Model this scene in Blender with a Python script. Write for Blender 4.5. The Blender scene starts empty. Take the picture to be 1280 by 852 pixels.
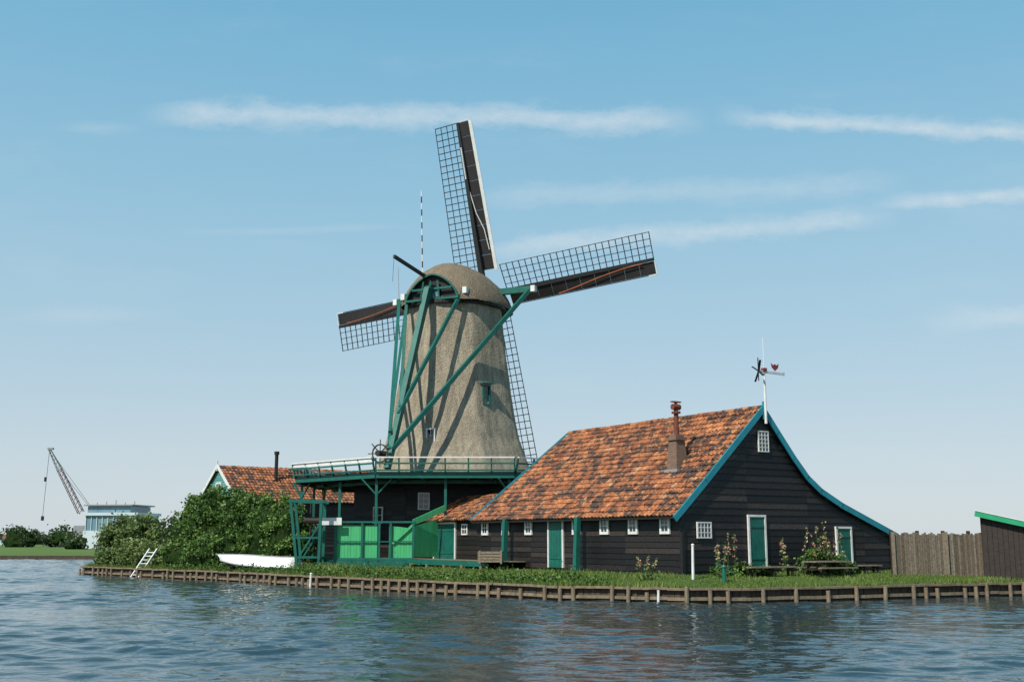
import bpy, math, random
import numpy as np
from mathutils import Vector, Matrix, noise as mnoise
random.seed(7); rng=np.random.default_rng(7)
D=bpy.data; scene=bpy.context.scene
V=Vector
# ------------------------------------------------------------ materials
def nodes(m):
    m.use_nodes=True; nt=m.node_tree; return nt, nt.nodes, nt.links
def mat(name,c1,c2=None,rough=.65,scale=3.0,stretch=(1,1,1),bump=.0,bscale=30,detail=6,contrast=.5,metal=0,spec=.4,coord='Object',bdist=.04,fine=0,streak=0):
    m=D.materials.new(name); nt,N,L=nodes(m); b=N['Principled BSDF']
    tc=N.new('ShaderNodeTexCoord'); mp=N.new('ShaderNodeMapping'); mp.inputs['Scale'].default_value=stretch
    L.new(tc.outputs[coord],mp.inputs[0])
    n=N.new('ShaderNodeTexNoise'); n.inputs['Scale'].default_value=scale; n.inputs['Detail'].default_value=detail
    n.inputs['Roughness'].default_value=.65
    L.new(mp.outputs[0],n.inputs['Vector'])
    r=N.new('ShaderNodeValToRGB'); r.color_ramp.elements[0].position=.5-contrast*.4; r.color_ramp.elements[1].position=.5+contrast*.4
    if c2 is None: c2=tuple(x*.65 for x in c1)
    r.color_ramp.elements[0].color=(*c2,1); r.color_ramp.elements[1].color=(*c1,1)
    L.new(n.outputs[0],r.inputs[0]); out=r.outputs[0]
    b.inputs['Roughness'].default_value=rough; b.inputs['Metallic'].default_value=metal
    b.inputs['Specular IOR Level'].default_value=spec
    def mul(out,src,lo,hi,f):
        rr=N.new('ShaderNodeValToRGB'); rr.color_ramp.elements[0].position=lo; rr.color_ramp.elements[0].color=(1-f,1-f,1-f,1); rr.color_ramp.elements[1].position=hi
        L.new(src,rr.inputs[0]); mx=N.new('ShaderNodeMix'); mx.data_type='RGBA'; mx.blend_type='MULTIPLY'; mx.inputs['Factor'].default_value=1
        L.new(out,mx.inputs['A']); L.new(rr.outputs[0],mx.inputs['B']); return mx.outputs['Result']
    if bump>0:
        n2=N.new('ShaderNodeTexNoise'); n2.inputs['Scale'].default_value=bscale; n2.inputs['Detail'].default_value=5
        L.new(mp.outputs[0],n2.inputs['Vector'])
        bp=N.new('ShaderNodeBump'); bp.inputs['Strength'].default_value=bump; bp.inputs['Distance'].default_value=bdist
        L.new(n2.outputs[0],bp.inputs['Height']); L.new(bp.outputs[0],b.inputs['Normal'])
        if fine>0: out=mul(out,n2.outputs[0],.38,.6,fine)
    if streak>0:
        mp3=N.new('ShaderNodeMapping'); mp3.inputs['Scale'].default_value=(2.2,2.2,.22); L.new(tc.outputs[coord],mp3.inputs[0])
        n3=N.new('ShaderNodeTexNoise'); n3.inputs['Scale'].default_value=1.6; n3.inputs['Detail'].default_value=7; L.new(mp3.outputs[0],n3.inputs['Vector'])
        out=mul(out,n3.outputs[0],.38,.62,streak)
    L.new(out,b.inputs['Base Color'])
    return m
def uvcell(name,stops,patch=None,rough=.75,pscale=.7,cell=(1,1),bump=.25,bscale=12,plow=.52,phigh=.66,spec=.3,wear=.7):
    m=D.materials.new(name); nt,N,L=nodes(m); b=N['Principled BSDF']
    uv=N.new('ShaderNodeUVMap'); mp=N.new('ShaderNodeVectorMath'); mp.operation='MULTIPLY'; mp.inputs[1].default_value=(cell[0],cell[1],1)
    L.new(uv.outputs[0],mp.inputs[0])
    fl=N.new('ShaderNodeVectorMath'); fl.operation='FLOOR'; L.new(mp.outputs[0],fl.inputs[0])
    wn=N.new('ShaderNodeTexWhiteNoise'); L.new(fl.outputs[0],wn.inputs['Vector'])
    r=N.new('ShaderNodeValToRGB'); cr=r.color_ramp
    cr.elements[0].position=stops[0][0]; cr.elements[0].color=(*stops[0][1],1)
    cr.elements[1].position=stops[-1][0]; cr.elements[1].color=(*stops[-1][1],1)
    for p,c in stops[1:-1]:
        e=cr.elements.new(p); e.color=(*c,1)
    L.new(wn.outputs['Value'],r.inputs[0]); out=r.outputs[0]
    tc=N.new('ShaderNodeTexCoord')
    n2=N.new('ShaderNodeTexNoise'); n2.inputs['Scale'].default_value=bscale; n2.inputs['Detail'].default_value=6
    L.new(tc.outputs['Object'],n2.inputs['Vector'])
    mx0=N.new('ShaderNodeMix'); mx0.data_type='RGBA'; mx0.blend_type='MULTIPLY'; mx0.inputs['Factor'].default_value=wear
    rr=N.new('ShaderNodeValToRGB'); rr.color_ramp.elements[0].position=.3; rr.color_ramp.elements[0].color=(.35,.35,.35,1); rr.color_ramp.elements[1].position=.62
    L.new(n2.outputs[0],rr.inputs[0]); L.new(out,mx0.inputs['A']); L.new(rr.outputs[0],mx0.inputs['B']); out=mx0.outputs['Result']
    if patch:
        n=N.new('ShaderNodeTexNoise'); n.inputs['Scale'].default_value=pscale; n.inputs['Detail'].default_value=8; n.inputs['Roughness'].default_value=.75
        L.new(tc.outputs['Object'],n.inputs['Vector'])
        wadd=N.new('ShaderNodeMath'); wadd.operation='MULTIPLY_ADD'; wadd.inputs[1].default_value=.16; L.new(wn.outputs['Value'],wadd.inputs[0]); L.new(n.outputs[0],wadd.inputs[2])
        r2=N.new('ShaderNodeValToRGB'); r2.color_ramp.elements[0].position=plow+.08; r2.color_ramp.elements[1].position=phigh+.08
        r2.color_ramp.elements[0].color=(0,0,0,1); r2.color_ramp.elements[1].color=(1,1,1,1)
        L.new(wadd.outputs[0],r2.inputs[0])
        mx=N.new('ShaderNodeMix'); mx.data_type='RGBA'; L.new(r2.outputs[0],mx.inputs['Factor']); L.new(out,mx.inputs['A']); mx.inputs['B'].default_value=(*patch,1)
        out=mx.outputs['Result']
    L.new(out,b.inputs['Base Color']); b.inputs['Roughness'].default_value=rough; b.inputs['Specular IOR Level'].default_value=spec
    bp=N.new('ShaderNodeBump'); bp.inputs['Strength'].default_value=bump; bp.inputs['Distance'].default_value=.03
    L.new(n2.outputs[0],bp.inputs['Height']); L.new(bp.outputs[0],b.inputs['Normal'])
    return m
def leafmat(name,stops,tl=.25):
    m=D.materials.new(name); nt,N,L=nodes(m); b=N['Principled BSDF']
    uv=N.new('ShaderNodeUVMap'); sp=N.new('ShaderNodeSeparateXYZ'); L.new(uv.outputs[0],sp.inputs[0])
    r=N.new('ShaderNodeValToRGB'); cr=r.color_ramp
    cr.elements[0].position=stops[0][0]; cr.elements[0].color=(*stops[0][1],1)
    cr.elements[1].position=stops[-1][0]; cr.elements[1].color=(*stops[-1][1],1)
    for p,c in stops[1:-1]:
        e=cr.elements.new(p); e.color=(*c,1)
    L.new(sp.outputs[0],r.inputs[0]); L.new(r.outputs[0],b.inputs['Base Color'])
    b.inputs['Roughness'].default_value=.55; b.inputs['Specular IOR Level'].default_value=.3
    tr=N.new('ShaderNodeBsdfTranslucent'); L.new(r.outputs[0],tr.inputs[0])
    mx=N.new('ShaderNodeMixShader'); mx.inputs[0].default_value=tl
    L.new(b.outputs[0],mx.inputs[1]); L.new(tr.outputs[0],mx.inputs[2]); L.new(mx.outputs[0],N['Material Output'].inputs[0])
    return m

M={}
M['tile']=uvcell('orange_pantiles',[(0,(.13,.05,.03)),(.15,(.34,.12,.05)),(.55,(.49,.185,.072)),(.85,(.60,.26,.11)),(1,(.50,.33,.20))],patch=(.062,.040,.031),pscale=1.5,plow=.48,phigh=.555,wear=.8,bscale=9)
M['board']=uvcell('tarred_boards',[(0,(.008,.0065,.0065)),(.5,(.016,.0125,.0115)),(.85,(.028,.021,.018)),(1,(.05,.036,.03))],rough=.5,cell=(.28,1),bump=.3,bscale=9)
M['tealboard']=uvcell('teal_boards',[(0,(.10,.30,.27)),(1,(.16,.38,.33))],rough=.6,cell=(.2,1),bump=.1)
M['thatch']=mat('thatch',(.50,.43,.32),(.34,.285,.205),rough=.95,scale=2.2,stretch=(1.6,1.6,.6),bump=1.0,bscale=13,contrast=.8,spec=.1,bdist=.08,fine=.28,streak=.28)
M['capthatch']=mat('cap_thatch',(.32,.255,.175),(.165,.13,.09),rough=.95,scale=2.2,stretch=(1.2,1.2,1.0),bump=1.0,bscale=13,contrast=.8,spec=.1,bdist=.08,fine=.3)
M['teal']=mat('teal_paint',(.012,.14,.105),(.007,.085,.066),rough=.45,scale=2,bump=.08)
M['tealblue']=mat('blue_bargeboard_paint',(.018,.27,.33),(.012,.19,.24),rough=.45,scale=2)
M['green']=mat('bright_green_paint',(.08,.47,.19),(.05,.34,.13),rough=.5,scale=1.5,stretch=(3,3,.4))
M['white']=mat('white_paint',(.78,.78,.74),(.6,.6,.56),rough=.5,scale=3)
M['black']=mat('black_wood',(.018,.016,.015),(.008,.008,.008),rough=.6,scale=5)
M['darkwood']=mat('dark_brown_wood',(.05,.036,.028),(.02,.015,.012),rough=.7,scale=4,stretch=(1,1,3),bump=.2)
M['sailboard']=mat('sail_board',(.022,.017,.016),(.010,.009,.008),rough=.6,scale=2)
M['glass']=mat('window_glass',(.03,.04,.05),(.015,.02,.03),rough=.08,scale=1,spec=.8)
M['rust']=mat('rusty_metal',(.22,.06,.035),(.1,.035,.02),rough=.8,scale=8)
M['redroof']=mat('distant_roof',(.22,.09,.06),(.14,.06,.045),rough=.8,scale=1)
M['brick']=mat('chimney_brick',(.24,.15,.10),(.12,.08,.06),rough=.9,scale=9,bump=.4)
M['pile']=mat('quay_timber',(.30,.23,.15),(.09,.068,.045),rough=.85,scale=2.5,stretch=(2,2,.6),bump=.5,bscale=12,contrast=.7)
M['piledark']=mat('quay_planks',(.11,.082,.055),(.03,.024,.017),rough=.9,scale=3,stretch=(3,3,.5),bump=.4)
M['fence']=uvcell('weathered_fence',[(0,(.15,.115,.08)),(.5,(.23,.18,.13)),(1,(.32,.26,.19))],rough=.85,cell=(1,1))
M['grassground']=mat('grass_ground',(.10,.15,.035),(.05,.08,.022),rough=.95,scale=1.2,bump=.6,bscale=20,detail=10,contrast=.8,spec=.1)
M['fargrass']=mat('far_grass',(.13,.19,.05),(.075,.13,.035),rough=.95,scale=.06,stretch=(1,3,1),detail=8,spec=.1)
M['rope']=mat('orange_rope',(.5,.14,.06),rough=.8)
M['grey']=mat('grey_metal',(.3,.31,.32),(.22,.23,.24),rough=.5)
M['cranered']=mat('faded_red_paint',(.20,.12,.11),(.14,.09,.085),rough=.6)
M['red']=mat('red_paint',(.3,.03,.025),rough=.5)
M['green2']=mat('shed_roof_green',(.02,.35,.16),(.02,.26,.12),rough=.5)
M['farwhite']=mat('white_cladding',(.58,.64,.66),(.5,.56,.58),rough=.5,scale=.3)
M['bglass']=mat('building_glass',(.18,.30,.36),(.10,.2,.25),rough=.15,scale=.4,stretch=(1,1,.2))
M['stem']=mat('plant_stem',(.06,.12,.03),rough=.7)
M['trunk']=mat('bark',(.09,.065,.045),(.04,.03,.022),rough=.9,bump=.5)
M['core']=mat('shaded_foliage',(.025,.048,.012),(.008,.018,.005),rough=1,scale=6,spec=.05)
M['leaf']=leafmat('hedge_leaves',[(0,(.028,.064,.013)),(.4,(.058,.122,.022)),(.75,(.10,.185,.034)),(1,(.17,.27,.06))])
M['leaf2']=leafmat('willow_leaves',[(0,(.07,.11,.033)),(.5,(.125,.185,.05)),(1,(.24,.30,.10))])
M['farleaf']=leafmat('distant_leaves',[(0,(.045,.07,.035)),(1,(.09,.13,.055))])
M['blade']=leafmat('grass_blades',[(0,(.07,.12,.025)),(.6,(.15,.22,.04)),(.9,(.22,.27,.07)),(1,(.33,.29,.13))])
M['flower']=leafmat('hollyhock_petals',[(0,(.55,.13,.17)),(.4,(.7,.33,.30)),(.7,(.7,.5,.15)),(1,(.75,.68,.6))])

# ------------------------------------------------------------ mesh builder
def empty(name,loc=(0,0,0),rz=0):
    o=D.objects.new(name,None); scene.collection.objects.link(o); o.location=loc; o.rotation_euler=(0,0,rz); o.empty_display_size=.3; return o
class P:
    def __init__(s,name,m): s.n=name; s.m=M[m] if isinstance(m,str) else m; s.v=[]; s.f=[]; s.uv=[]
    def poly(s,pts,uv=None):
        i=len(s.v); s.v+= [tuple(p) for p in pts]; s.f.append(list(range(i,i+len(pts)))); s.uv+= (uv if uv else [(0,0)]*len(pts))
    def hexa(s,p):
        for q in ((0,3,2,1),(4,5,6,7),(0,1,5,4),(1,2,6,5),(2,3,7,6),(3,0,4,7)): s.poly([p[k] for k in q])
    def box(s,c,d,rz=0):
        c=V(c); x,y,z=d[0]/2,d[1]/2,d[2]/2; R=Matrix.Rotation(rz,3,'Z')
        s.hexa([c+R@V(q) for q in ((-x,-y,-z),(x,-y,-z),(x,y,-z),(-x,y,-z),(-x,-y,z),(x,-y,z),(x,y,z),(-x,y,z))])
    def beam(s,a,b,w,h=None,up=(0,0,1),w2=None,h2=None):
        a=V(a);b=V(b);h=h or w; w2=w2 or w; h2=h2 or h; d=(b-a).normalized(); u=V(up)
        if abs(d.dot(u.normalized()))>.98: u=V((0,1,0)) if abs(d.y)<.9 else V((1,0,0))
        sd=d.cross(u).normalized(); u=sd.cross(d).normalized()
        r=[]
        for p,ww,hh in ((a,w,h),(b,w2,h2)):
            r+=[p-sd*ww/2-u*hh/2,p+sd*ww/2-u*hh/2,p+sd*ww/2+u*hh/2,p-sd*ww/2+u*hh/2]
        s.hexa(r)
    def cyl(s,a,b,r1,r2=None,n=10):
        a=V(a);b=V(b);r2=r1 if r2 is None else r2; d=(b-a).normalized(); u=V((0,0,1)) if abs(d.z)<.95 else V((1,0,0))
        x=d.cross(u).normalized(); y=d.cross(x)
        A=[a+(x*math.cos(t)+y*math.sin(t))*r1 for t in [2*math.pi*k/n for k in range(n)]]
        B=[b+(x*math.cos(t)+y*math.sin(t))*r2 for t in [2*math.pi*k/n for k in range(n)]]
        for k in range(n): s.poly([A[k],A[(k+1)%n],B[(k+1)%n],B[k]])
        s.poly(A[::-1]); s.poly(B)
    def tube(s,pts,r,n=6):
        for a,b in zip(pts[:-1],pts[1:]): s.cyl(a,b,r,r,n)
    def make(s,parent=None,smooth=False,merge=False):
        me=D.meshes.new(s.n); me.from_pydata(s.v,[],s.f); ul=me.uv_layers.new(name='UVMap')
        ul.data.foreach_set('uv',np.array(s.uv,dtype='f').ravel()); me.materials.append(s.m)
        if merge:
            import bmesh
            bm=bmesh.new(); bm.from_mesh(me); bmesh.ops.remove_doubles(bm,verts=bm.verts,dist=.001); bmesh.ops.recalc_face_normals(bm,faces=bm.faces); bm.to_mesh(me); bm.free()
        if smooth: me.polygons.foreach_set('use_smooth',[True]*len(me.polygons))
        o=D.objects.new(s.n,me); scene.collection.objects.link(o)
        if parent: o.parent=parent
        return o
def window(Pw,Pg,o,ax,n,w,h,mx=1,my=1,fw=.07,dep=.07):
    """o=centre on the wall, ax=along wall, n=outwards"""
    o=V(o);ax=V(ax).normalized();n=V(n).normalized();z=V((0,0,1)); c=o+n*dep*.5
    for sg in (-1,1):
        Pw.beam(c+z*(sg*(h/2)) -ax*(w/2+fw/2), c+z*(sg*h/2)+ax*(w/2+fw/2), dep,fw)
        Pw.beam(c+ax*(sg*w/2)-z*(h/2-fw/2), c+ax*(sg*w/2)+z*(h/2-fw/2), dep*.96,fw*.98,up=ax)
    g=o+n*.045
    Pg.poly([g-ax*w/2-z*h/2,g+ax*w/2-z*h/2,g+ax*w/2+z*h/2,g-ax*w/2+z*h/2])
    for i in range(1,mx+1):
        p=g+n*.008+ax*(-w/2+w*i/(mx+1)); Pw.beam(p-z*h/2,p+z*h/2,.02,.03,up=ax)
    for i in range(1,my+1):
        p=g+n*.006+z*(-h/2+h*i/(my+1)); Pw.beam(p-ax*w/2,p+ax*w/2,.02,.03)
def door(Pf,Pd,o,ax,n,w,h,double=False,planks=5):
    """o = centre bottom on wall"""
    o=V(o);ax=V(ax).normalized();n=V(n).normalized();z=V((0,0,1)); c=o+n*.04; f=.09
    Pf.beam(c+z*(h+f/2)-ax*(w/2+f),c+z*(h+f/2)+ax*(w/2+f),.09,f)
    for sg in (-1,1): Pf.beam(c+ax*(sg*(w/2+f/2)),c+ax*(sg*(w/2+f/2))+z*h,.08,f,up=ax)
    pw=w/planks
    for i in range(planks):
        p=o+n*.03+ax*(-w/2+pw*(i+.5)); Pd.beam(p,p+z*h,.04,pw*.94,up=ax)
    Pd.beam(o+n*.06+z*h*.2-ax*w*.45,o+n*.06+z*h*.2+ax*w*.45,.03,.1)
    Pd.beam(o+n*.06+z*h*.82-ax*w*.45,o+n*.06+z*h*.82+ax*w*.45,.03,.1)
def clap(Pb,pt,xl,xr,z0,z1,step=.28,out=.035):
    k=0; z=z0
    while z<z1-1e-4:
        t=min(z+step,z1); a,b,c,d=xl(z),xr(z),xr(t),xl(t)
        j=random.uniform(-.008,.008); o=out+j
        Pb.poly([pt(a,z,o),pt(b,z,o),pt(c,t,0.004),pt(d,t,0.004)],[(a,k+.2),(b,k+.2),(c,k+.8),(d,k+.8)])
        Pb.poly([pt(a,z,0),pt(b,z,0),pt(b,z,o),pt(a,z,o)],[(a,k+.2)]*4)
        z=t;k+=1
def pantiles(Pt,top0,top1,bot0,bot1,v0=0,tw=.25,th=.34,jit=.014):
    top0,top1,bot0,bot1=map(V,(top0,top1,bot0,bot1))
    La=max((top1-top0).length,(bot1-bot0).length); Lb=(bot0-top0).length
    nrm=(top1-top0).cross(bot0-top0).normalized()
    if nrm.z<0: nrm=-nrm
    na=int(round(La/tw)); nb=max(1,int(round(Lb/th)))
    sub=5
    prof=[.0,.015,.05,.065,.04]
    for r in range(nb):
        b0=r/nb; b1=(r+1)/nb
        row=[]
        for i in range(na*sub+1):
            a=i/(na*sub); ti=i//sub
            random.seed(ti*7919+r*31); jj=random.uniform(-1,1)*jit
            sag=.03*mnoise.noise(V((a*La*.35,b0*Lb*.5,v0)))
            h=prof[i%sub]+jj+sag
            pa=top0.lerp(top1,a).lerp(bot0.lerp(bot1,a),b0); pb=top0.lerp(top1,a).lerp(bot0.lerp(bot1,a),min(b1+.1/nb,1.02))
            row.append((pa+nrm*(h+.0),pb+nrm*(h+.06),pb+nrm*(h-.01),a*na))
        for i in range(na*sub):
            p,q=row[i],row[i+1]; uc=(i//sub)+.5
            uvv=[(uc,v0+r+.5)]*4
            Pt.poly([p[0],q[0],q[1],p[1]],uvv); Pt.poly([p[1],q[1],q[2],p[2]],uvv)
    random.seed(11)

# ------------------------------------------------------------ terrain & water
H=2.2
quay=[(-28.6,100),(-27.8,74),(-17.5,64),(-9.1,54.2),(-2.6,47),(1.8,42.6),(6.2,40.5),(8.3,40.7),(13.9,43),(20.4,46.0),(60,64)]
front=quay[1:]
def resample(pl,step):
    out=[]
    for a,b in zip(pl[:-1],pl[1:]):
        a=V((*a,0));b=V((*b,0)); n=max(1,int((b-a).length/step))
        for k in range(n): out.append(a.lerp(b,k/n))
    out.append(V((*pl[-1],0))); return out
offs=[0,.5,1.2,2.2,3.4,4.6,7,12,25,50,100]
zs=[.5,.52,.58,.68,.78,.83,.83,.83,.83,.8,.8]
def zg(off): return float(np.interp(off,offs,zs))
cols=resample(front,1.0)
def ybank(x):
    return float(np.interp(x,[p[0] for p in front],[p[1] for p in front]))
g=P('ground','grassground')
for c0,c1 in zip(cols[:-1],cols[1:]):
    for k in range(len(offs)-1):
        def q(c,k):
            zz=zs[k]+(mnoise.noise(V((c.x*.6,(c.y+offs[k])*.6,0)))*.05 if 0<k<5 else 0)
            return (c.x,c.y+offs[k],zz)
        g.poly([q(c0,k),q(c1,k),q(c1,k+1),q(c0,k+1)])
g.make(merge=True,smooth=True)
fg=P('far_bank_ground','fargrass')
fp=resample([(-3000,133),(-400,131),(-120,133),(-60,132),(0,134),(200,133),(3000,133)],60)
for a,b in zip(fp[:-1],fp[1:]):
    for y0,y1,z0,z1 in ((0,8,.38,.75),(8,60,.75,.8),(60,6000,.8,.8)):
        fg.poly([(a.x,a.y+y0,z0),(b.x,b.y+y0,z0),(b.x,b.y+y1,z1),(a.x,a.y+y1,z1)])
fg.make()
fq=P('far_bank_revetment','piledark')
for a,b in zip(fp[:-1],fp[1:]): fq.poly([(a.x,a.y-.05,-.5),(b.x,b.y-.05,-.5),(b.x,b.y,.39),(a.x,a.y,.39)])
fq.make()
# quay
qe=empty('timber_quay'); pl=P('planks','piledark'); po=P('posts','pile'); wa=P('waler','pile')
pts=resample(quay,.62)
for i,(a,b) in enumerate(zip(pts[:-1],pts[1:])):
    if a.x>40: break
    n=V(((b-a).y,-(b-a).x,0)).normalized()
    for k in range(3):
        s=a.lerp(b,k/3);e=a.lerp(b,(k+.94)/3); o=n*random.uniform(0,.03)
        pl.hexa([s+o+V((0,0,-.7)),e+o+V((0,0,-.7)),e-n*.05+V((0,0,-.7)),s-n*.05+V((0,0,-.7)),s+o+V((0,0,.44)),e+o+V((0,0,.44)),e-n*.05+V((0,0,.44)),s-n*.05+V((0,0,.44))])
    p=a+n*random.uniform(.14,.19)+(b-a)*random.uniform(-.15,.15); t=random.uniform(.34,.58)
    if i%2==0 or random.random()<.3:
        po.cyl(p+V((0,0,-.7)),p+V((random.uniform(-.03,.03),0,t)),random.uniform(.065,.1),.075,8)
    s=a+n*.06; e=b+n*.06; dz=random.uniform(-.015,.015)
    wa.beam(s+V((0,0,.48+dz)),e+V((0,0,.48+dz)),.22,.08)
    wa.beam(s+n*.03+V((0,0,.14+dz)),e+n*.03+V((0,0,.14+dz)),.08,.11)
for p_ in (pl,po,wa): p_.make(qe)
# water
wm=D.materials.new('river_water'); nt,N,L=nodes(wm); b=N['Principled BSDF']
b.inputs['Base Color'].default_value=(.022,.042,.048,1); b.inputs['Roughness'].default_value=.02; b.inputs['IOR'].default_value=1.36; b.inputs['Specular IOR Level'].default_value=.55
tc=N.new('ShaderNodeTexCoord'); hs=[]
for sc,st,wt in ((2.2,(1,1.8,1),.6),(6,(1,1.7,1),.3),(13,(1,1.4,1),.06)):
    mp=N.new('ShaderNodeMapping'); mp.inputs['Scale'].default_value=st; mp.inputs['Rotation'].default_value=(0,0,.35); L.new(tc.outputs['Object'],mp.inputs[0])
    n=N.new('ShaderNodeTexNoise'); n.inputs['Scale'].default_value=sc; n.inputs['Detail'].default_value=2; L.new(mp.outputs[0],n.inputs['Vector'])
    m_=N.new('ShaderNodeMath'); m_.operation='MULTIPLY'; m_.inputs[1].default_value=wt; L.new(n.outputs[0],m_.inputs[0]); hs.append(m_)
a1=N.new('ShaderNodeMath'); L.new(hs[0].outputs[0],a1.inputs[0]); L.new(hs[1].outputs[0],a1.inputs[1])
a2=N.new('ShaderNodeMath'); L.new(a1.outputs[0],a2.inputs[0]); L.new(hs[2].outputs[0],a2.inputs[1])
bp=N.new('ShaderNodeBump'); bp.inputs['Strength'].default_value=.5; bp.inputs['Distance'].default_value=.05
L.new(a2.outputs[0],bp.inputs['Height']); L.new(bp.outputs[0],b.inputs['Normal'])
x0,x1,y0,y1=-68,34,12,132
xs=np.concatenate([np.linspace(x0,-30,220)[:-1],np.linspace(-30,x1,720)]); ys=[y0]
while ys[-1]<y1: ys.append(ys[-1]+.04+.0028*(ys[-1]-12))
ys=np.array(ys); ys[-1]=y1; X,Y=np.meshgrid(xs,ys); Z=np.zeros_like(X)
Xw=X+.25*np.sin(Y*.9+1)+.2*np.sin(Y*.37+X*.5); Yw=Y+.25*np.sin(X*.8)+.2*np.sin(X*.31-Y*.6)
for k in range(60):
    lam=math.exp(rng.uniform(math.log(.42),math.log(2.6))); kk=2*math.pi/lam
    th=math.radians(80)+rng.normal(0,.5); A=.0195/kk*(1.0 if lam<1.4 else .7)
    ph=kk*(Xw*math.cos(th)+Yw*math.sin(th))+rng.uniform(0,6.28)
    Z+=A*(np.sin(ph)+.3*np.sin(2*ph+.5))
edge=np.minimum.reduce([X-x0,x1-X,Y-y0,y1-Y]); Z*=np.clip(edge/3,0,1)
Z*= (.9+.55*np.sin(X*.17+Y*.11)*np.sin(Y*.29-X*.08))
ny,nx=X.shape; co=np.stack([X,Y,Z],-1).reshape(-1,3)
idx=np.arange(nx*ny).reshape(ny,nx); F=np.stack([idx[:-1,:-1],idx[:-1,1:],idx[1:,1:],idx[1:,:-1]],-1).reshape(-1,4)
B=6000; base=len(co)
ext=np.array([[-B,-B,0],[B,-B,0],[B,B,0],[-B,B,0],[x0,y0,0],[x1,y0,0],[x1,y1,0],[x0,y1,0]],float)
co=np.vstack([co,ext]); ef=np.array([[0,1,5,4],[1,2,6,5],[2,3,7,6],[3,0,4,7]])+base; F=np.vstack([F,ef])
me=D.meshes.new('water'); me.vertices.add(len(co)); me.vertices.foreach_set('co',co.ravel()); me.loops.add(F.size); me.loops.foreach_set('vertex_index',F.ravel().astype('i'))
me.polygons.add(len(F)); me.polygons.foreach_set('loop_start',np.arange(0,F.size,4,dtype='i')); me.polygons.foreach_set('use_smooth',[True]*len(F)); me.update(calc_edges=True)
me.materials.append(wm); o=D.objects.new('water',me); scene.collection.objects.link(o)

# ------------------------------------------------------------ foliage helper
def leaves(name,m,C,S,parent=None,nz=None,tone=None):
    n=len(C); a=rng.normal(size=(n,3)); a/=np.linalg.norm(a,axis=1)[:,None]; r=rng.normal(size=(n,3)); b_=np.cross(a,r); b_/=np.linalg.norm(b_,axis=1)[:,None]
    S=np.asarray(S).reshape(-1,1)*np.ones((n,1))
    q=np.stack([C-a*S*.5,C+b_*S*.32,C+a*S*.5,C-b_*S*.32],1).reshape(-1,3)
    me=D.meshes.new(name); me.vertices.add(4*n); me.vertices.foreach_set('co',q.ravel()); me.loops.add(4*n); me.loops.foreach_set('vertex_index',np.arange(4*n,dtype='i'))
    me.polygons.add(n); me.polygons.foreach_set('loop_start',np.arange(0,4*n,4,dtype='i')); me.update(calc_edges=True)
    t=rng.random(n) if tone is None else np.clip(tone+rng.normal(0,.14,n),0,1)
    uv=np.zeros((4*n,2),'f'); uv[:,0]=np.repeat(t,4); me.uv_layers.new(name='UVMap').data.foreach_set('uv',uv.ravel())
    me.materials.append(m); o=D.objects.new(name,me); scene.collection.objects.link(o)
    if parent: o.parent=parent
    return o
def bush(name,blobs,n,size,m,core=True,clump=.35,parent=None,trunks=True,coremat='core',corescale=.8):
    e=parent or empty(name); C=[];T=[]
    vol=np.array([b_[3]*b_[5] for b_ in blobs]); cnt=(vol/vol.sum()*n).astype(int)
    for bl,c in zip(blobs,cnt):
        nc=max(6,int(c/55)); d=rng.normal(size=(nc,3)); d/=np.linalg.norm(d,axis=1)[:,None]
        rad=rng.uniform(.74,1.12,(nc,1)); cc=d*rad*np.array(bl[3:6])+np.array(bl[:3]); tt=rng.uniform(.05,.95,nc)
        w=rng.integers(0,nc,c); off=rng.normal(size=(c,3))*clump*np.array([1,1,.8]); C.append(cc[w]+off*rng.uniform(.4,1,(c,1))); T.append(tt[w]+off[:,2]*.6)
    C=np.vstack(C);T=np.concatenate(T); ok=C[:,2]>.5; C=C[ok];T=T[ok]
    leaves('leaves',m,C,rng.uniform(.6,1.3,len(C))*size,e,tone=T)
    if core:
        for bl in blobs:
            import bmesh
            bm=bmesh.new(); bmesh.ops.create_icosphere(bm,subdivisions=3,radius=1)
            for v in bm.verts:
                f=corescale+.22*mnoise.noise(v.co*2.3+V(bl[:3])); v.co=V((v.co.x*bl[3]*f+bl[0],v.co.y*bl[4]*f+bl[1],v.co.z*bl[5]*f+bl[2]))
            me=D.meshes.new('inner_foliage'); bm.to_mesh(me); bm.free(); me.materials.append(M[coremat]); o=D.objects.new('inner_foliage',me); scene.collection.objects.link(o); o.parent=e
    if trunks:
        tr=P('trunks','trunk')
        for bl in blobs:
            b0=V((bl[0],bl[1],.5)); t0=V((bl[0],bl[1],bl[2]))
            tr.cyl(b0,t0,.12,.07,7)
            for k in range(4):
                a_=random.uniform(0,6.28); tr.cyl(b0.lerp(t0,.6),t0+V((math.cos(a_)*bl[3]*.6,math.sin(a_)*bl[4]*.6,bl[5]*.6)),.05,.02,5)
        tr.make(e)
    return e

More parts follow.
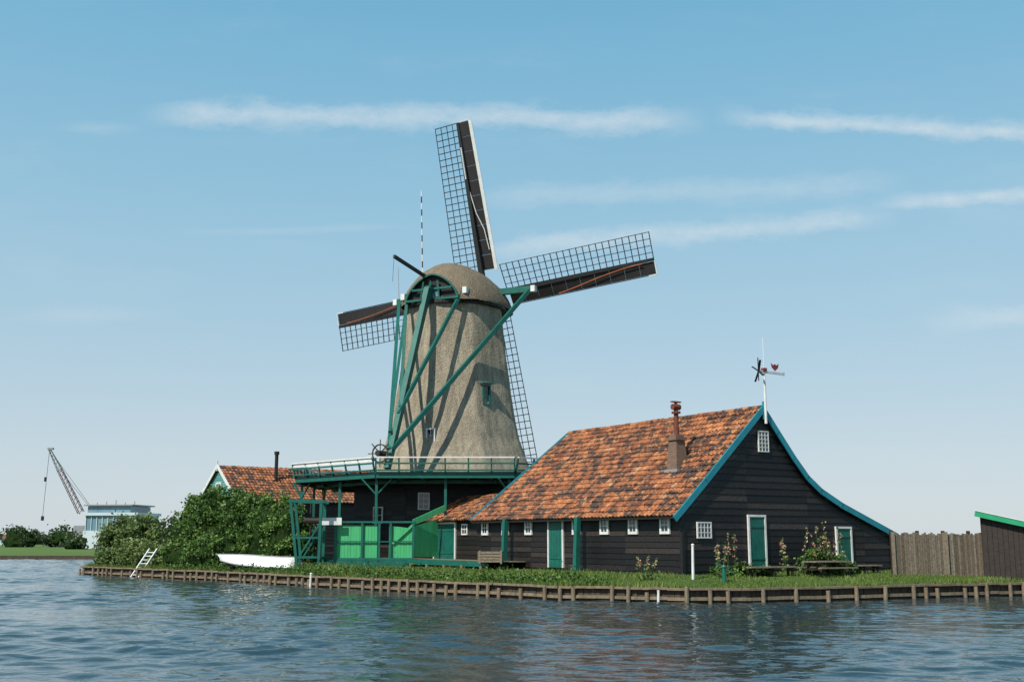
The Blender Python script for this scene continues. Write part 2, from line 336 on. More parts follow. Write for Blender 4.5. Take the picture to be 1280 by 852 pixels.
# ------------------------------------------------------------ barn
barn=empty('tarred_wooden_barn',(6.74,45,.83),math.atan2(.544,.839))
prof=[(4.6,6.8),(5.4,5.86),(6.3,4.82),(7.1,4.0),(7.9,3.45),(9.2,2.85),(12.75,1.55)]
W=12.5; SL=15.4
zl=lambda z: 0 if z<2.6 else (z-2.67)/.9+.04
def zr(z):
    if z<=1.62: return W
    for (xa,za),(xb,zb) in zip(prof[:-1],prof[1:]):
        if zb<=z<=za: return xa+(za-z)/(za-zb)*(xb-xa)-.04
    return 4.6
bd=P('clapboard_walls','board')
clap(bd,lambda x,z,o:(x,-o,z),lambda z:max(0,zl(z)),zr,-.15,6.66)
clap(bd,lambda y,z,o:(-o,y,z),lambda z:0,lambda z:SL,-.15,2.58,step=.24)
bd.poly([(W,0,-.2),(W,13.8,-.2),(W,13.8,1.6),(W,0,1.6)])
bd.poly([(0,SL-.05,-.2),(W,13.7,-.2),(W,13.7,1.6),(4.6,13.7,6.7),(0,SL-.05,2.6)])
bd.make(barn)
rt=P('pantile_roof','tile')
pantiles(rt,(4.6,-.12,6.86),(4.6,13.8,6.86),(-.42,-.12,2.3),(-.42,15.6,2.3))
vv=50
for (xa,za),(xb,zb) in zip(prof[:-1],prof[1:]):
    pantiles(rt,(xa,13.8,za+.05),(xa,-.12,za+.05),(xb,13.8,zb+.05),(xb,-.12,zb+.05),v0=vv); vv+=20
for k in range(35):
    y=-.1+k*.4; h=random.uniform(-.015,.015); q0=len(rt.uv)
    rt.cyl((4.6,y,6.88+h),(4.6,y+.43,6.9+h),.13,.115,8)
    for q in range(q0,len(rt.uv)): rt.uv[q]=(k+.5,99.5)
rt.make(barn)
ru=P('roof_underlay','black')
ru.poly([(4.6,0,6.78),(4.6,13.7,6.78),(-.38,15.4,2.25),(-.38,0,2.25)])
ru.beam((-.40,-.1,2.24),(-.40,15.5,2.24),.06,.1)
ru.make(barn)
bb=P('bargeboards','tealblue')
pr=[(-.50,2.24),(1.2,3.76),(4.6,6.92)]
def barge(y,pts,w=.25,d=.06):
    for (xa,za),(xb,zb) in zip(pts[:-1],pts[1:]):
        d_=V((xb-xa,0,zb-za)).normalized()*.03
        bb.beam(V((xa,y,za-.06))-d_,V((xb,y,zb-.06))+d_,d,w,up=(0,0,1))
barge(-.17,pr); barge(-.175,[(x,z+.05) for x,z in prof])
bb.beam((-.42,15.65,2.3),(4.55,13.9,6.86),.06,.2)
bb.beam((4.6,-.19,6.4),(4.6,-.19,7.15),.12,.1,up=(1,0,0))
bb.make(barn)
wf=P('window_frames','white'); gl=P('window_glass','glass'); dr=P('doors','teal')
for y in (.96,2.99,4.95,7.0,10.85,12.9,14.8): window(wf,gl,(-.03,y,1.96),(0,1,0),(-1,0,0),.5,.62,1,1,fw=.11)
door(wf,dr,(-.03,8.6,.12),(0,1,0),(-1,0,0),1.05,2.15)
window(wf,gl,(4.6,-.04,5.46),(1,0,0),(0,-1,0),.56,.85,2,4,fw=.04)
window(wf,gl,(1.1,-.04,1.75),(1,0,0),(0,-1,0),.72,.6,3,2,fw=.05)
door(wf,dr,(4.03,-.04,.2),(1,0,0),(0,-1,0),.85,2.1)
door(wf,dr,(9.3,-.04,.05),(1,0,0),(0,-1,0),.85,1.8)
for p_ in (wf,gl,dr): p_.make(barn)
cr=P('corner_posts','black')
cr.beam((-.02,-.02,-.2),(-.02,-.02,2.5),.14,.14); cr.beam((W,-.02,-.2),(W,-.02,1.6),.12)
cr.make(barn)
gp=P('green_posts','teal')
for y in (6.3,12.2): gp.beam((-.62,y,-.2),(-.5,y,2.35),.22,.22)
gp.make(barn)
ch=P('chimney','brick'); x,y=1.95,2.4
ch.hexa([(x-.34,y-.34,4.1),(x+.34,y-.34,4.1),(x+.34,y+.34,4.1),(x-.34,y+.34,4.1),(x-.24,y-.24,5.55),(x+.24,y-.24,5.55),(x+.24,y+.24,5.55),(x-.24,y+.24,5.55)])
ch.box((x,y,5.62),(.62,.62,.13)); ch.box((x,y,5.74),(.46,.46,.12)); ch.make(barn)
cp=P('chimney_pipe','rust'); cp.cyl((x,y,5.78),(x,y,6.9),.11,.1,10); cp.cyl((x,y,6.72),(x,y,6.80),.2,.2,10); cp.cyl((x-.2,y,7.0),(x+.2,y,7.0),.13,.13,10); cp.cyl((x,y,6.8),(x,y,7.25),.07,.07,8); cp.box((x,y,7.22),(.5,.14,.05)); cp.make(barn)
fl=P('chimney_flashing','grey'); fl.box((x,y,4.25),(.8,.85,.12)); fl.make(barn)
# wind vane
wv=P('vane_post','white'); ax_,ay=4.6,-.28
wv.cyl((ax_,ay,6.2),(ax_,ay,8.45),.06,.045,8); wv.cyl((ax_,ay,8.45),(ax_,ay,9.9),.018,.014,6)
wv.beam((ax_-.25,ay,8.42),(ax_+1.2,ay+.1,8.42),.06,.1); wv.poly([(ax_+.75,ay+.07,8.42),(ax_+1.35,ay+.1,8.34),(ax_+1.35,ay+.1,8.52)]); wv.make(barn)
wr=P('vane_rotor','black')
for k in range(4):
    a=k*math.pi/2+.5; wr.beam((ax_-.32,ay,8.42),(ax_-.38+.1*math.cos(a),ay+.45*math.cos(a),8.42+.5*math.sin(a)),.09,.03)
wr.beam((ax_-.34,ay,8.0),(ax_-.34,ay,9.0),.03); wr.make(barn)
wh=P('vane_tulip','red'); c=V((ax_+.72,ay+.06,8.5))
wh.poly([c+V(q) for q in ((0,0,0),(.2,0,.16),(.24,0,.36),(.1,0,.26),(0,0,.32),(-.1,0,.26),(-.24,0,.36),(-.2,0,.16))]); wh.box((ax_,ay,8.5),(.18,.18,.14)); wh.make(barn)
# annex
an=empty('low_annex',(6.74,45,.83),math.atan2(.544,.839))
ab=P('clapboard_walls','board'); clap(ab,lambda y,z,o:(.1-o,y,z),lambda z:SL+.05,lambda z:23.5,-.1,2.5,step=.24)
clap(ab,lambda x,z,o:(x,23.5+o,z),lambda z:.1,lambda z:3.5,-.1,2.5,step=.24); ab.make(an)
at=P('pantile_roof','tile'); pantiles(at,(2.3,15.7,3.75),(2.3,20.4,3.75),(-.3,15.7,2.35),(-.3,22.2,2.35)); at.make(an)
af=P('frames','white'); ad=P('doors','teal'); ag=P('glass','glass')
door(af,ad,(.07,19.1,.3),(0,1,0),(-1,0,0),2.2,1.9,planks=8); window(af,ag,(.07,21.4,1.6),(0,1,0),(-1,0,0),.9,.75,1,1); window(af,ag,(.07,17.0,1.9),(0,1,0),(-1,0,0),.5,.5,1,1)
for p_ in (af,ad,ag): p_.make(an)
# deck
de=empty('green_boardwalk',(6.74,45,.83),math.atan2(.544,.839))
dk=P('edge_beam','teal'); dk.beam((-2.2,11.2,.25),(-2.2,24.5,.25),.14,.26); dk.beam((-2.2,24.5,.25),(-5.5,27,.25),.14,.26)
dk.make(de)
dp=P('deck_boards','pile')
for k in range(74): y=11.2+k*.18; dp.box((-1.1,y,.34),(2.25,.165,.05))
for k in range(8): dp.box((-2.2,11.6+k*1.75,-.1),(.18,.18,.5))
dp.make(de)

# ------------------------------------------------------------ windmill
C=V((-3.61,70,0)); nn=V((.4226,.9063,0)); hh=V((.9063,-.4226,0)); UZ=V((0,0,1))
mill=empty('dutch_windmill')
def K(k,j,z): return C+nn*k+hh*j+V((0,0,z))
zz=[5.4,6.0,6.6,7.21,8.2,9.6,11.3,13.2,15.0,16.9]
rr=[5.30,5.06,4.82,4.56,4.22,3.92,3.62,3.36,3.14,2.98]
tw=P('thatched_tower','thatch'); ns=128; nzr=110; G=[]
for i in range(nzr+1):
    z=5.4+(16.9-5.4)*i/nzr; r=float(np.interp(z,zz,rr)); row=[]
    for k in range(ns):
        t=2*math.pi*k/ns; s=((t+math.pi/8)%(math.pi/4))-math.pi/8
        oc=math.cos(math.pi/8)/math.cos(s); rad=r*(.7*oc/.96+.3)
        q_=V((math.cos(t)*r,math.sin(t)*r,z*.8)); rad+=.05*mnoise.noise(q_*.9)+.022*mnoise.noise(V((q_.x*4,q_.y*4,z*2.2)))
        row.append(C+V((math.cos(t)*rad,math.sin(t)*rad,z)))
    G.append(row)
for i in range(nzr):
    for k in range(ns): tw.poly([G[i][k],G[i][(k+1)%ns],G[i+1][(k+1)%ns],G[i+1][k]])
tw.make(mill,smooth=True,merge=True)
tf=P('tower_window_frames','teal'); tg=P('tower_window_glass','glass'); tww=P('tower_small_window_frame','white')
d=V((.55,-.835,0)).normalized(); o_=C+d*3.68+V((0,0,10.75)); window(tf,tg,o_,(d.y*-1,d.x,0),d,.46,1.15,0,2,fw=.09,dep=.16); tf.beam(o_+V((0,0,.7))-V((-d.y,d.x,0))*.4+d*.15,o_+V((0,0,.7))+V((-d.y,d.x,0))*.4+d*.15,.4,.06)
d=V((-.28,-.96,0)).normalized(); window(tww,tg,C+d*4.16+V((0,0,8.25)),(d.y*-1,d.x,0),d,.48,.75,1,1,fw=.09,dep=.14)
for p_ in (tf,tg,tww): p_.make(mill)
# cap
cap=P('thatched_cap','capthatch'); ks=np.linspace(-3.0,3.7,48); na=48; rows=[]
for k in ks:
    dd=3.45 if k<.2 else 3.9
    e=math.sqrt(max(.02,1-(abs(k-.2)/dd)**2.3)); w=3.22*e**.62; hgt=2.9*(e**.62)
    row=[]
    for a in range(na+1):
        t=math.pi*a/na; cx=math.cos(t); sx=math.sin(t)
        j=w*math.copysign(abs(cx)**1.18,cx); z=16.62+hgt*sx**1.3
        q_=K(k,j,z); nz_=.05*mnoise.noise(q_*1.2)+.02*mnoise.noise(q_*4)
        row.append(q_+V((0,0,nz_)))
    rows.append(row)
for i in range(len(rows)-1):
    for a in range(na): cap.poly([rows[i][a],rows[i][a+1],rows[i+1][a+1],rows[i+1][a]])
cap.poly(rows[-1])
cap.make(mill,smooth=True,merge=True)
cf=P('cap_rear_boarding','black'); cf.poly([p+nn*.12 for p in rows[0]])
for k in range(32):
    a=2*math.pi*k/32; b_=2*math.pi*(k+1)/32
    cf.beam(C+V((math.cos(a)*3.1,math.sin(a)*3.1,16.56)),C+V((math.cos(b_)*3.1,math.sin(b_)*3.1,16.56)),.3,.2)
cf.make(mill)
wR=float(max((p-C).dot(hh) for p in rows[0])); hR=float(max(p.z for p in rows[0]))-16.62
ct=P('cap_rear_windows','teal')
for j in (-.8,-.15,.5):
    ct.beam(K(-3.1,j,16.7),K(-3.1,j*.75,16.65+hR*.75),.1,.1)
for z,w in ((16.7,wR*.98),(17.35,wR*.76)): ct.beam(K(-3.12,-w,z),K(-3.12,w,z),.11,.13)
for sg_ in (-1,1):
    for t in range(8):
        a0=math.pi/2*t/8; a1_=math.pi/2*(t+1)/8
        f=lambda a:K(-3.1,sg_*wR*math.cos(a)**1.18,16.64+hR*math.sin(a)**1.3)
        ct.beam(f(a0),f(a1_),.14,.09)
ct.make(mill)
cg=P('cap_rear_panes','bglass')
for j0,j1 in ((-.72,-.22),(-.08,.42)): cg.poly([K(-3.05,j0,16.85),K(-3.05,j1,16.85),K(-3.05,j1*.9,17.28),K(-3.05,j0*.9,17.28)])
cg.make(mill)
# cross beams and tail
tb=P('tail_beams','teal'); wt=P('beam_ends','white')
Ls=K(1.1,-4.95,17.75); Lr=K(1.1,4.85,17.75); tb.beam(Ls,Lr,.34,.38)
S1=K(-2.7,-2.1,17.1); S2=K(-2.7,2.0,17.15); tb.beam(S1,S2,.28,.32)
T=V((-6.83,63.1,7.3)); TT=K(-3.5,-.05,17.3)
tb.beam(K(-2.5,-.05,17.5),TT,.36,.4)
tb.beam(TT,T+V((-.15,-.25,-1.2)),.34,.4,w2=.32,h2=.32)
tb.beam(Lr+V((-.1,0,0)),T+V((.1,0,-.1)),.24); tb.beam(Ls+V((.1,0,0)),T+V((-.1,0,-.1)),.2); tb.beam(Ls+hh*.7,T+V((-.1,.2,.9)),.15)
tb.beam(S2-hh*.1,T+(TT-T)*.2,.2); tb.beam(S1+hh*.1,T+(TT-T)*.24,.18)
for e,d in ((Lr,hh),(Ls,-hh),(S1,-hh),(S2,hh)): wt.beam(e-d*.02,e+d*.26,.35,.39)
cw=P('capstan_wheel','darkwood'); wc=T+V((-.55,-.3,-.35)) 
for k in range(16):
    a=2*math.pi*k/16;b_=2*math.pi*(k+1)/16; f=lambda t,r=.5:wc+hh*math.cos(t)*r+UZ*math.sin(t)*r
    cw.beam(f(a),f(b_),.07,.07)
for k in range(8):
    a=2*math.pi*k/8; cw.beam(wc,wc+hh*math.cos(a)*.78+UZ*math.sin(a)*.78,.05)
cw.cyl(wc-nn*.3,wc+nn*1.0,.16,.16,10); cw.make(mill)
tb.make(mill)
bk=P('brake_lever','black'); bk.beam(K(-2.2,-.5,18.1),(-7.0,64.6,18.75),.14,.2); bk.beam((-7.0,64.6,18.75),(-7.05,64.5,17.2),.02); bk.make(mill)
ms=P('striped_mast','white'); mr=P('mast_dark_bands','black')
for k in range(17):
    z=17.2+k*.43
    (ms if (k%2==0 or k<4) else mr).cyl((-5.68-.012*k,69.9,z),(-5.692-.012*k,69.9,z+.43),.04,.04,6)
ms.make(mill); mr.make(mill)
m2=P('thin_rod','grey'); m2.cyl(Ls+V((.1,0,0)),Ls+V((.0,0,2.4)),.025,.02,6); m2.make(mill); wt.make(mill)
# sails
tau=math.radians(10); rho=math.radians(5.8); hub=V((-1.73,74.02,18.45)); up=(UZ*math.cos(tau)-nn*math.sin(tau)); nrm=(nn*math.cos(tau)+UZ*math.sin(tau))
st=P('sail_stocks','black'); lt=P('sail_lattice','black'); sb=P('sail_wind_boards','sailboard'); sw=P('sail_white_edges','white'); rp=P('sail_ropes','rope'); wr2=P('sail_white_rope','white')
R=11.95
for q in range(4):
    ph=rho+q*math.pi/2; rad=-hh*math.sin(ph)+up*math.cos(ph); tan=-hh*math.cos(ph)-up*math.sin(ph)
    def S(r,w,o=0):
        tw_=.34*(1-r/R)+.03
        return hub+rad*r+tan*w-nrm*(w*tw_)+nrm*o
    st.beam(hub+nrm*(.2 if q%2 else -.2),S(R,0),.34,.4,up=nrm,w2=.18,h2=.2)
    r=1.6
    while r<R+.02:
        lt.beam(S(r,-.1),S(r,1.78),.05,.045,up=nrm); r+=.45
    for w in (.45,.88,1.32,1.75): lt.beam(S(1.6,w),S(R,w),.04,.04,up=nrm)
    n=10; wb=-.78 if q==0 else -.92
    for a in range(n):
        r0=1.7+(R-1.7)*a/n; r1=1.7+(R-1.7)*(a+.985)/n
        sb.hexa([S(r0,wb),S(r1,wb),S(r1,-.12),S(r0,-.12),S(r0,wb,.03),S(r1,wb,.03),S(r1,-.12,.03),S(r0,-.12,.03)])
    if q in (0,): sw.beam(S(1.6,-.91),S(R,-.91),.24,.05,up=nrm)
    else: sw.beam(S(R-.5,-.98),S(R+.02,-.98),.07,.09,up=nrm); lt.beam(S(1.7,-.96),S(R,-.96),.05,.07,up=nrm)
    sw.beam(S(R+.05,-.95),S(R+.05,-.1),.06,.06,up=nrm)
    if q==0:
        wr2.tube([S(7.5,-.05,-.15),S(5.6,-.3,-.15),S(4.4,-.65,-.15),S(3.0,-.75,-.15)],.035)
        wr2.tube([S(10.2,-.02,-.2),S(8,.0,-.2)],.05)
    else:
        pts=[S(5.2+6*t/12,-.88+.72*math.sin(math.pi*.5*t/12)**1.3,-.14) for t in range(13)]
        rp.tube(pts,.035,5)
st.cyl(hub-nrm*2.5,hub+nrm*.7,.4,.36,12)
for p_ in (st,lt,sb,sw,rp,wr2): p_.make(mill)
# stage
sg=P('stage_fascia','teal'); sf=P('stage_floor','darkwood'); rl=P('stage_rail_white','white'); ps=P('stage_posts','teal')
cor=[C+V((9.8*math.cos(math.radians(22.5+45*k)),9.8*math.sin(math.radians(22.5+45*k)),5.6)) for k in range(8)]
sf.poly([c_+V((0,0,.14)) for c_ in cor]); sf.poly([c_+V((0,0,.02)) for c_ in cor][::-1])
for k in range(8):
    a,b_=cor[k],cor[(k+1)%8]; d=(b_-a).normalized(); outw=V((d.y,-d.x,0)); L_=(b_-a).length
    sg.beam(a+V((0,0,.05)),b_+V((0,0,.05)),.16,.34); sg.beam(a+outw*.12+V((0,0,.30)),b_+outw*.12+V((0,0,.30)),.3,.07)
    sg.beam(a-outw*1.5-V((0,0,.25)),b_-outw*1.5-V((0,0,.25)),.16,.2)
    rl.beam(a+outw*.3+V((0,0,.98)),b_+outw*.3+V((0,0,.98)),.1,.07)
    if k in (3,4): rl.beam(a+outw*.27+V((0,0,.84)),b_+outw*.27+V((0,0,.84)),.03,.2)
    sg.beam(a+outw*.24+V((0,0,.66)),b_+outw*.24+V((0,0,.66)),.05,.09)
    n=6
    for i in range(n+1):
        p=a.lerp(b_,i/n); sg.beam(p+outw*.08+V((0,0,.1)),p+outw*.28+V((0,0,.95)),.08,.08)
        q_=C+V((0,0,5.45))+ (p-C-V((0,0,5.6))).normalized()*5.9
        sf.beam(V((q_.x,q_.y,5.45)),V((p.x,p.y,5.5)),.12,.2)
        if i in (0,3):
            pp=p-outw*.4; ps.beam(V((pp.x,pp.y,.7)),V((pp.x,pp.y,5.45)),.14,.14)
            if i==0: ps.beam(V((pp.x,pp.y,4.6)),V((pp.x,pp.y,5.45))+d*.8,.08); ps.beam(V((pp.x,pp.y,4.6)),V((pp.x,pp.y,5.45))-d*.8,.08)
for p_ in (sg,sf,rl,ps): p_.make(mill)
mb=P('mill_base_boarding','board'); cb=[C+V((6.3*math.cos(math.radians(22.5+45*k)),6.3*math.sin(math.radians(22.5+45*k)),0)) for k in range(8)]
for k in range(8):
    a,b_=cb[k],cb[(k+1)%8]; d=(b_-a).normalized(); o_=V((d.y,-d.x,0))
    clap(mb,lambda x,z,o,a=a,d=d,o_=o_:a+d*x+o_*o+V((0,0,z)),lambda z:0,lambda z,L=(b_-a).length:L,.7,5.6,step=.26)
mb.make(mill)
mw=P('base_window_frames','white'); mg=P('base_window_glass','glass')
window(mw,mg,(-5.0,64.12,4.35),(1,0,0),(0,-1,0),.6,.9,1,2); window(mw,mg,(-2.2,64.12,3.6),(1,0,0),(0,-1,0),.7,.8,1,1); window(mw,mg,C+V((-.7071,-.7071,0))*5.87+V((0,0,3.6)),(.7071,-.7071,0),(-.7071,-.7071,0),.8,.9,1,1)
mw.make(mill); mg.make(mill)

# ------------------------------------------------------------ green porch
gp_=empty('green_wooden_porch'); a=P('green_panels','green'); b_=P('porch_frame','teal'); wd=P('name_board','white')
for k in range(26):
    xx=-9.2+k*.155; top=2.95-(0 if k<17 else (k-17)*.02)
    if k<14 or k>17: a.box((xx,60.0+.004*(k%3),(1.25+top)/2),(.148,.04,top-1.25))
for xx in (-9.3,-7.9,-7.0,-6.4,-5.2): b_.beam((xx,59.92,.8),(xx,59.92,3.1),.12,.12)
b_.beam((-9.35,59.9,3.12),(-5.1,59.9,3.12),.1,.1); b_.beam((-9.3,59.9,1.2),(-5.2,59.9,1.2),.09,.12); b_.beam((-9.35,59.9,2.1),(-5.2,59.9,2.1),.05,.06)
a.poly([(-5.2,60,1.3),(-4.0,61.2,1.3),(-4.0,61.2,3.3),(-5.2,60,2.9)]); a.poly([(-9.25,60,1.25),(-9.25,62.4,1.25),(-9.25,62.4,3.0),(-9.25,60,3.0)])
a.beam((-5.2,59.9,3.1),(-3.6,61.2,3.9),.08,.3); a.beam((-6.3,59.9,2.0),(-5.2,59.9,3.0),.05,.12)
wd.box((-9.6,59.6,3.15),(1.3,.05,.38)); b_.box((-7.2,61.1,.98),(5.0,2.6,.3))
for p_ in (a,b_,wd): p_.make(gp_)
# hoist frame
ho=empty('timber_hoist_frame'); a=P('posts','teal'); b2=P('drum','darkwood')
for y in (59.0,60.3):
    a.beam((-11.1,y,.7),(-11.55,y,4.2),.14); a.beam((-10.0,y,.7),(-9.95,y,4.1),.14); a.beam((-11.65,y,4.2),(-9.75,y,4.15),.16); a.beam((-11.1,y,1.2),(-10.0,y,3.0),.08); a.beam((-11.3,y,2.3),(-9.9,y,2.3),.1); a.beam((-11.2,y,1.3),(-9.9,y,1.3),.1)
for x,z in ((-11.5,4.2),(-10,4.1),(-11.15,1.3),(-10,1.3)): a.beam((x,59,z),(x,60.3,z),.1)
a.make(ho); b2.cyl((-10.9,59.6,3.2),(-10.1,59.6,3.2),.18,.18,10); b2.beam((-10.6,59.6,.8),(-10.6,59.6,4.1),.05); b2.make(ho)

# crate on deck
ck=empty('wooden_crate'); a=P('slats','fence')
for k in range(4): a.box((-1.0,53.2,1.22+k*.13),(1.1,.6,.1),-.2)
for sx in (-.5,.5):
    for sy in (-.27,.27): a.box((-1.0+sx,53.2+sy-.2*sx,1.4),(.08,.08,.6),-.2)
a.make(ck)

# ------------------------------------------------------------ cottage behind hedge
hs_=empty('cottage',( -20.6,85,.8),math.radians(35)); hw=8.0; hl=15; ez=4.4; rz_=7.0
hb=P('dark_walls','board'); clap(hb,lambda x,z,o:(x,-o,z),lambda z:0,lambda z:hl,0,ez)
hb.poly([(hl,0,0),(hl,hw,0),(hl,hw,ez),(hl,hw/2,rz_),(hl,0,ez)]); hb.poly([(0,hw,0),(hl,hw,0),(hl,hw,ez),(0,hw,ez)]); hb.make(hs_)
ht=P('teal_gable','tealboard')
clap(ht,lambda y,z,o:(-o,y,z),lambda z:0 if z<ez else (z-ez)/(rz_-ez)*hw/2,lambda z:hw if z<ez else hw-(z-ez)/(rz_-ez)*hw/2,0,rz_,step=.2); ht.make(hs_)
hr=P('pantile_roof','tile'); pantiles(hr,(-.2,hw/2,rz_+.1),(hl,hw/2,rz_+.1),(-.2,-.35,ez-.15),(hl,-.35,ez-.15),tw=.3,th=.4)
pantiles(hr,(hl,hw/2,rz_+.1),(-.2,hw/2,rz_+.1),(hl,hw+.35,ez-.15),(-.2,hw+.35,ez-.15),tw=.5,th=.5); hr.make(hs_)
hv=P('white_verges','white'); hv.beam((-.25,hw/2,rz_+.1),(-.25,-.45,ez-.2),.06,.26); hv.beam((-.25,hw/2,rz_+.1),(-.25,hw+.45,ez-.2),.06,.26); hv.beam((-.25,hw/2,rz_-.3),(-.25,hw/2,rz_+.5),.1)
hg=P('glass','glass'); window(hv,hg,(-.04,hw/2,5.0),(0,1,0),(-1,0,0),1.0,1.5,1,1,fw=.12); window(hv,hg,(-.04,2,2.5),(0,1,0),(-1,0,0),1.0,1.4,1,1); hv.make(hs_); hg.make(hs_)
hc=P('stove_pipe','black'); hc.cyl((4.0,2.4,5.3),(4.0,2.4,8.2),.14,.14,10); hc.cyl((4.0,2.4,8.05),(4.0,2.4,8.3),.2,.2,10); hc.box((4,2.4,5.8),(.6,.6,.5)); hc.make(hs_)

# ------------------------------------------------------------ vegetation
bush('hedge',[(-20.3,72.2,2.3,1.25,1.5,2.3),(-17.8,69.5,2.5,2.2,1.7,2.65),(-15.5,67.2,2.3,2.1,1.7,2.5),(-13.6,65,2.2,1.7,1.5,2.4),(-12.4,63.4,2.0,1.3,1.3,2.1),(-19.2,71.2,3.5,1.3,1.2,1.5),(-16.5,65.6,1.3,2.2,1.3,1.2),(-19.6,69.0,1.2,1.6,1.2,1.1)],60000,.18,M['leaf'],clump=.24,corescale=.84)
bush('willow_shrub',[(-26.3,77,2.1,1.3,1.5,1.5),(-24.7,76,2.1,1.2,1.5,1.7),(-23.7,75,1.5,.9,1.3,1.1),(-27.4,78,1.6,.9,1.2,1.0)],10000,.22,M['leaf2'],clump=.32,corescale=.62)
bush('reed_shrub',[(-24.0,72.4,1.1,1.1,.9,.9),(-22.4,71.4,1.0,1.2,.9,1.1),(-25.6,73.4,.9,1.0,.8,.7),(-21.6,70.2,.8,.8,.8,.7)],8000,.2,M['leaf2'],clump=.25,corescale=.6,trunks=False)
# grass blades
n=46000; gx=rng.uniform(-27.5,21,n); off=rng.uniform(0,1,n)**1.4*6
gy=np.array([ybank(x) for x in gx])+off; gz=np.array([zg(o) for o in off])
lx=(gx-6.74)*.839+(gy-45)*.544; ly=-(gx-6.74)*.544+(gy-45)*.839
ok=~((lx>-.1)&(ly>-.1)); gx,gy,gz,off=gx[ok],gy[ok],gz[ok],off[ok]; n=len(gx)
patch=np.array([mnoise.noise(V((x*.5,y*.5,3))) for x,y in zip(gx,gy)])
hgt=rng.uniform(.03,.11,n)*(1+1.4*np.clip(patch,-.4,1))*np.where(off<.7,1.4,1)*np.where(gx<4,1.6,1); an_=rng.uniform(0,6.28,n); lean=rng.normal(0,.4,(n,2))
w=.022; dx=np.cos(an_)*w; dy=np.sin(an_)*w
v=np.stack([np.stack([gx-dx,gy-dy,gz-.02],1),np.stack([gx+dx,gy+dy,gz-.02],1),np.stack([gx+lean[:,0]*hgt,gy+lean[:,1]*hgt,gz+hgt],1)],1).reshape(-1,3)
me=D.meshes.new('grass'); me.vertices.add(3*n); me.vertices.foreach_set('co',v.ravel()); me.loops.add(3*n); me.loops.foreach_set('vertex_index',np.arange(3*n,dtype='i')); me.polygons.add(n); me.polygons.foreach_set('loop_start',np.arange(0,3*n,3,dtype='i')); me.update(calc_edges=True)
uv=np.zeros((3*n,2),'f'); uv[:,0]=np.repeat(np.clip(rng.random(n)*.8+patch*.5,0,1),3); me.uv_layers.new(name='UVMap').data.foreach_set('uv',uv.ravel()); me.materials.append(M['blade'])
o=D.objects.new('grass',me); scene.collection.objects.link(o)
def tuft(name,spots,n,m,sz):
    e=empty(name); Cs=[]
    for (x,y,z,r,h) in spots:
        c=np.array([x,y,z])+rng.normal(size=(n,3))*np.array([r,r*.7,0])*.5; c[:,2]=z+np.abs(rng.normal(size=n))*h*.5; Cs.append(c)
    leaves('leaves',m,np.vstack(Cs),sz,e); return e
tuft('bank_weeds',[(x,ybank(x)+random.uniform(.3,1.6),.6,.7,random.uniform(.15,.55)) for x in np.linspace(-20,3,30)],170,M['leaf'],.13)
def hollyhock(x,y,h,stems,spread,fl=1.0):
    e=empty('hollyhock'); s=P('stems','stem'); Cl=[];Cf=[]; z0=.75
    for k in range(stems):
        a=V((x+random.gauss(0,spread),y+random.gauss(0,.25),z0)); b_=a+V((random.gauss(0,.12),random.gauss(0,.1),h*random.uniform(.7,1.05))); s.cyl(a,b_,.014,.008,5)
        for i in range(34):
            t=random.random()**1.7; p=a.lerp(b_,t); Cl.append(p+V((random.gauss(0,.13*(1.1-t)),random.gauss(0,.13*(1.1-t)),0)))
        for i in range(int(8*fl)):
            t=random.uniform(.45,1); p=a.lerp(b_,t)+V((random.gauss(0,.035),random.gauss(0,.03)-.05,0))
            for q in range(4): Cf.append(p+V((random.gauss(0,.022),random.gauss(0,.022),random.gauss(0,.022))))
    s.make(e); leaves('leaves',M['leaf2'],np.array([tuple(c) for c in Cl]),.15,e); leaves('petals',M['flower'],np.array([tuple(c) for c in Cf]),.075,e)
hollyhock(5.0,43.6,.9,3,.12); hollyhock(7.9,44.2,1.4,2,.1); hollyhock(8.6,44.5,1.8,3,.2); hollyhock(11.2,46.0,1.9,3,.2); hollyhock(12.5,46.3,2.1,6,.35,1.0); hollyhock(13.3,46.9,1.5,4,.3)
bush('flower_bush',[(12.6,46.7,1.1,.9,.6,.6),(13.6,47.1,1.0,.55,.4,.4)],3200,.14,M['leaf'],clump=.15,corescale=.5,trunks=False)
bush('low_bush',[(8.7,44.9,.95,.8,.5,.3),(9.8,45.2,.9,.6,.4,.22)],1800,.12,M['leaf'],clump=.12,corescale=.6,trunks=False)
bl=[]
for k in range(46):
    x=-230+k*4.6+random.uniform(-2,2); bl.append((x,random.uniform(330,380),2.0,4.5,3,random.uniform(1.6,4.2)))
bush('distant_tree_line',bl,17000,1.0,M['farleaf'],clump=1.0,corescale=.8,trunks=False)
bl=[(-50+random.uniform(-1,1)+k*2.6,150+random.uniform(-3,3),2,2.3,2,random.uniform(1.5,2.8)) for k in range(8)]
bl+=[(-93,215,2,4,2,2.6),(-87,218,2,3,2,2.0),(-66,172,1.6,2.2,1.5,1.6),(-59,170,1.8,2.4,1.5,2.0)]
bush('far_bank_shrubs',bl,9000,.5,M['farleaf'],clump=.6,corescale=.75,trunks=False)

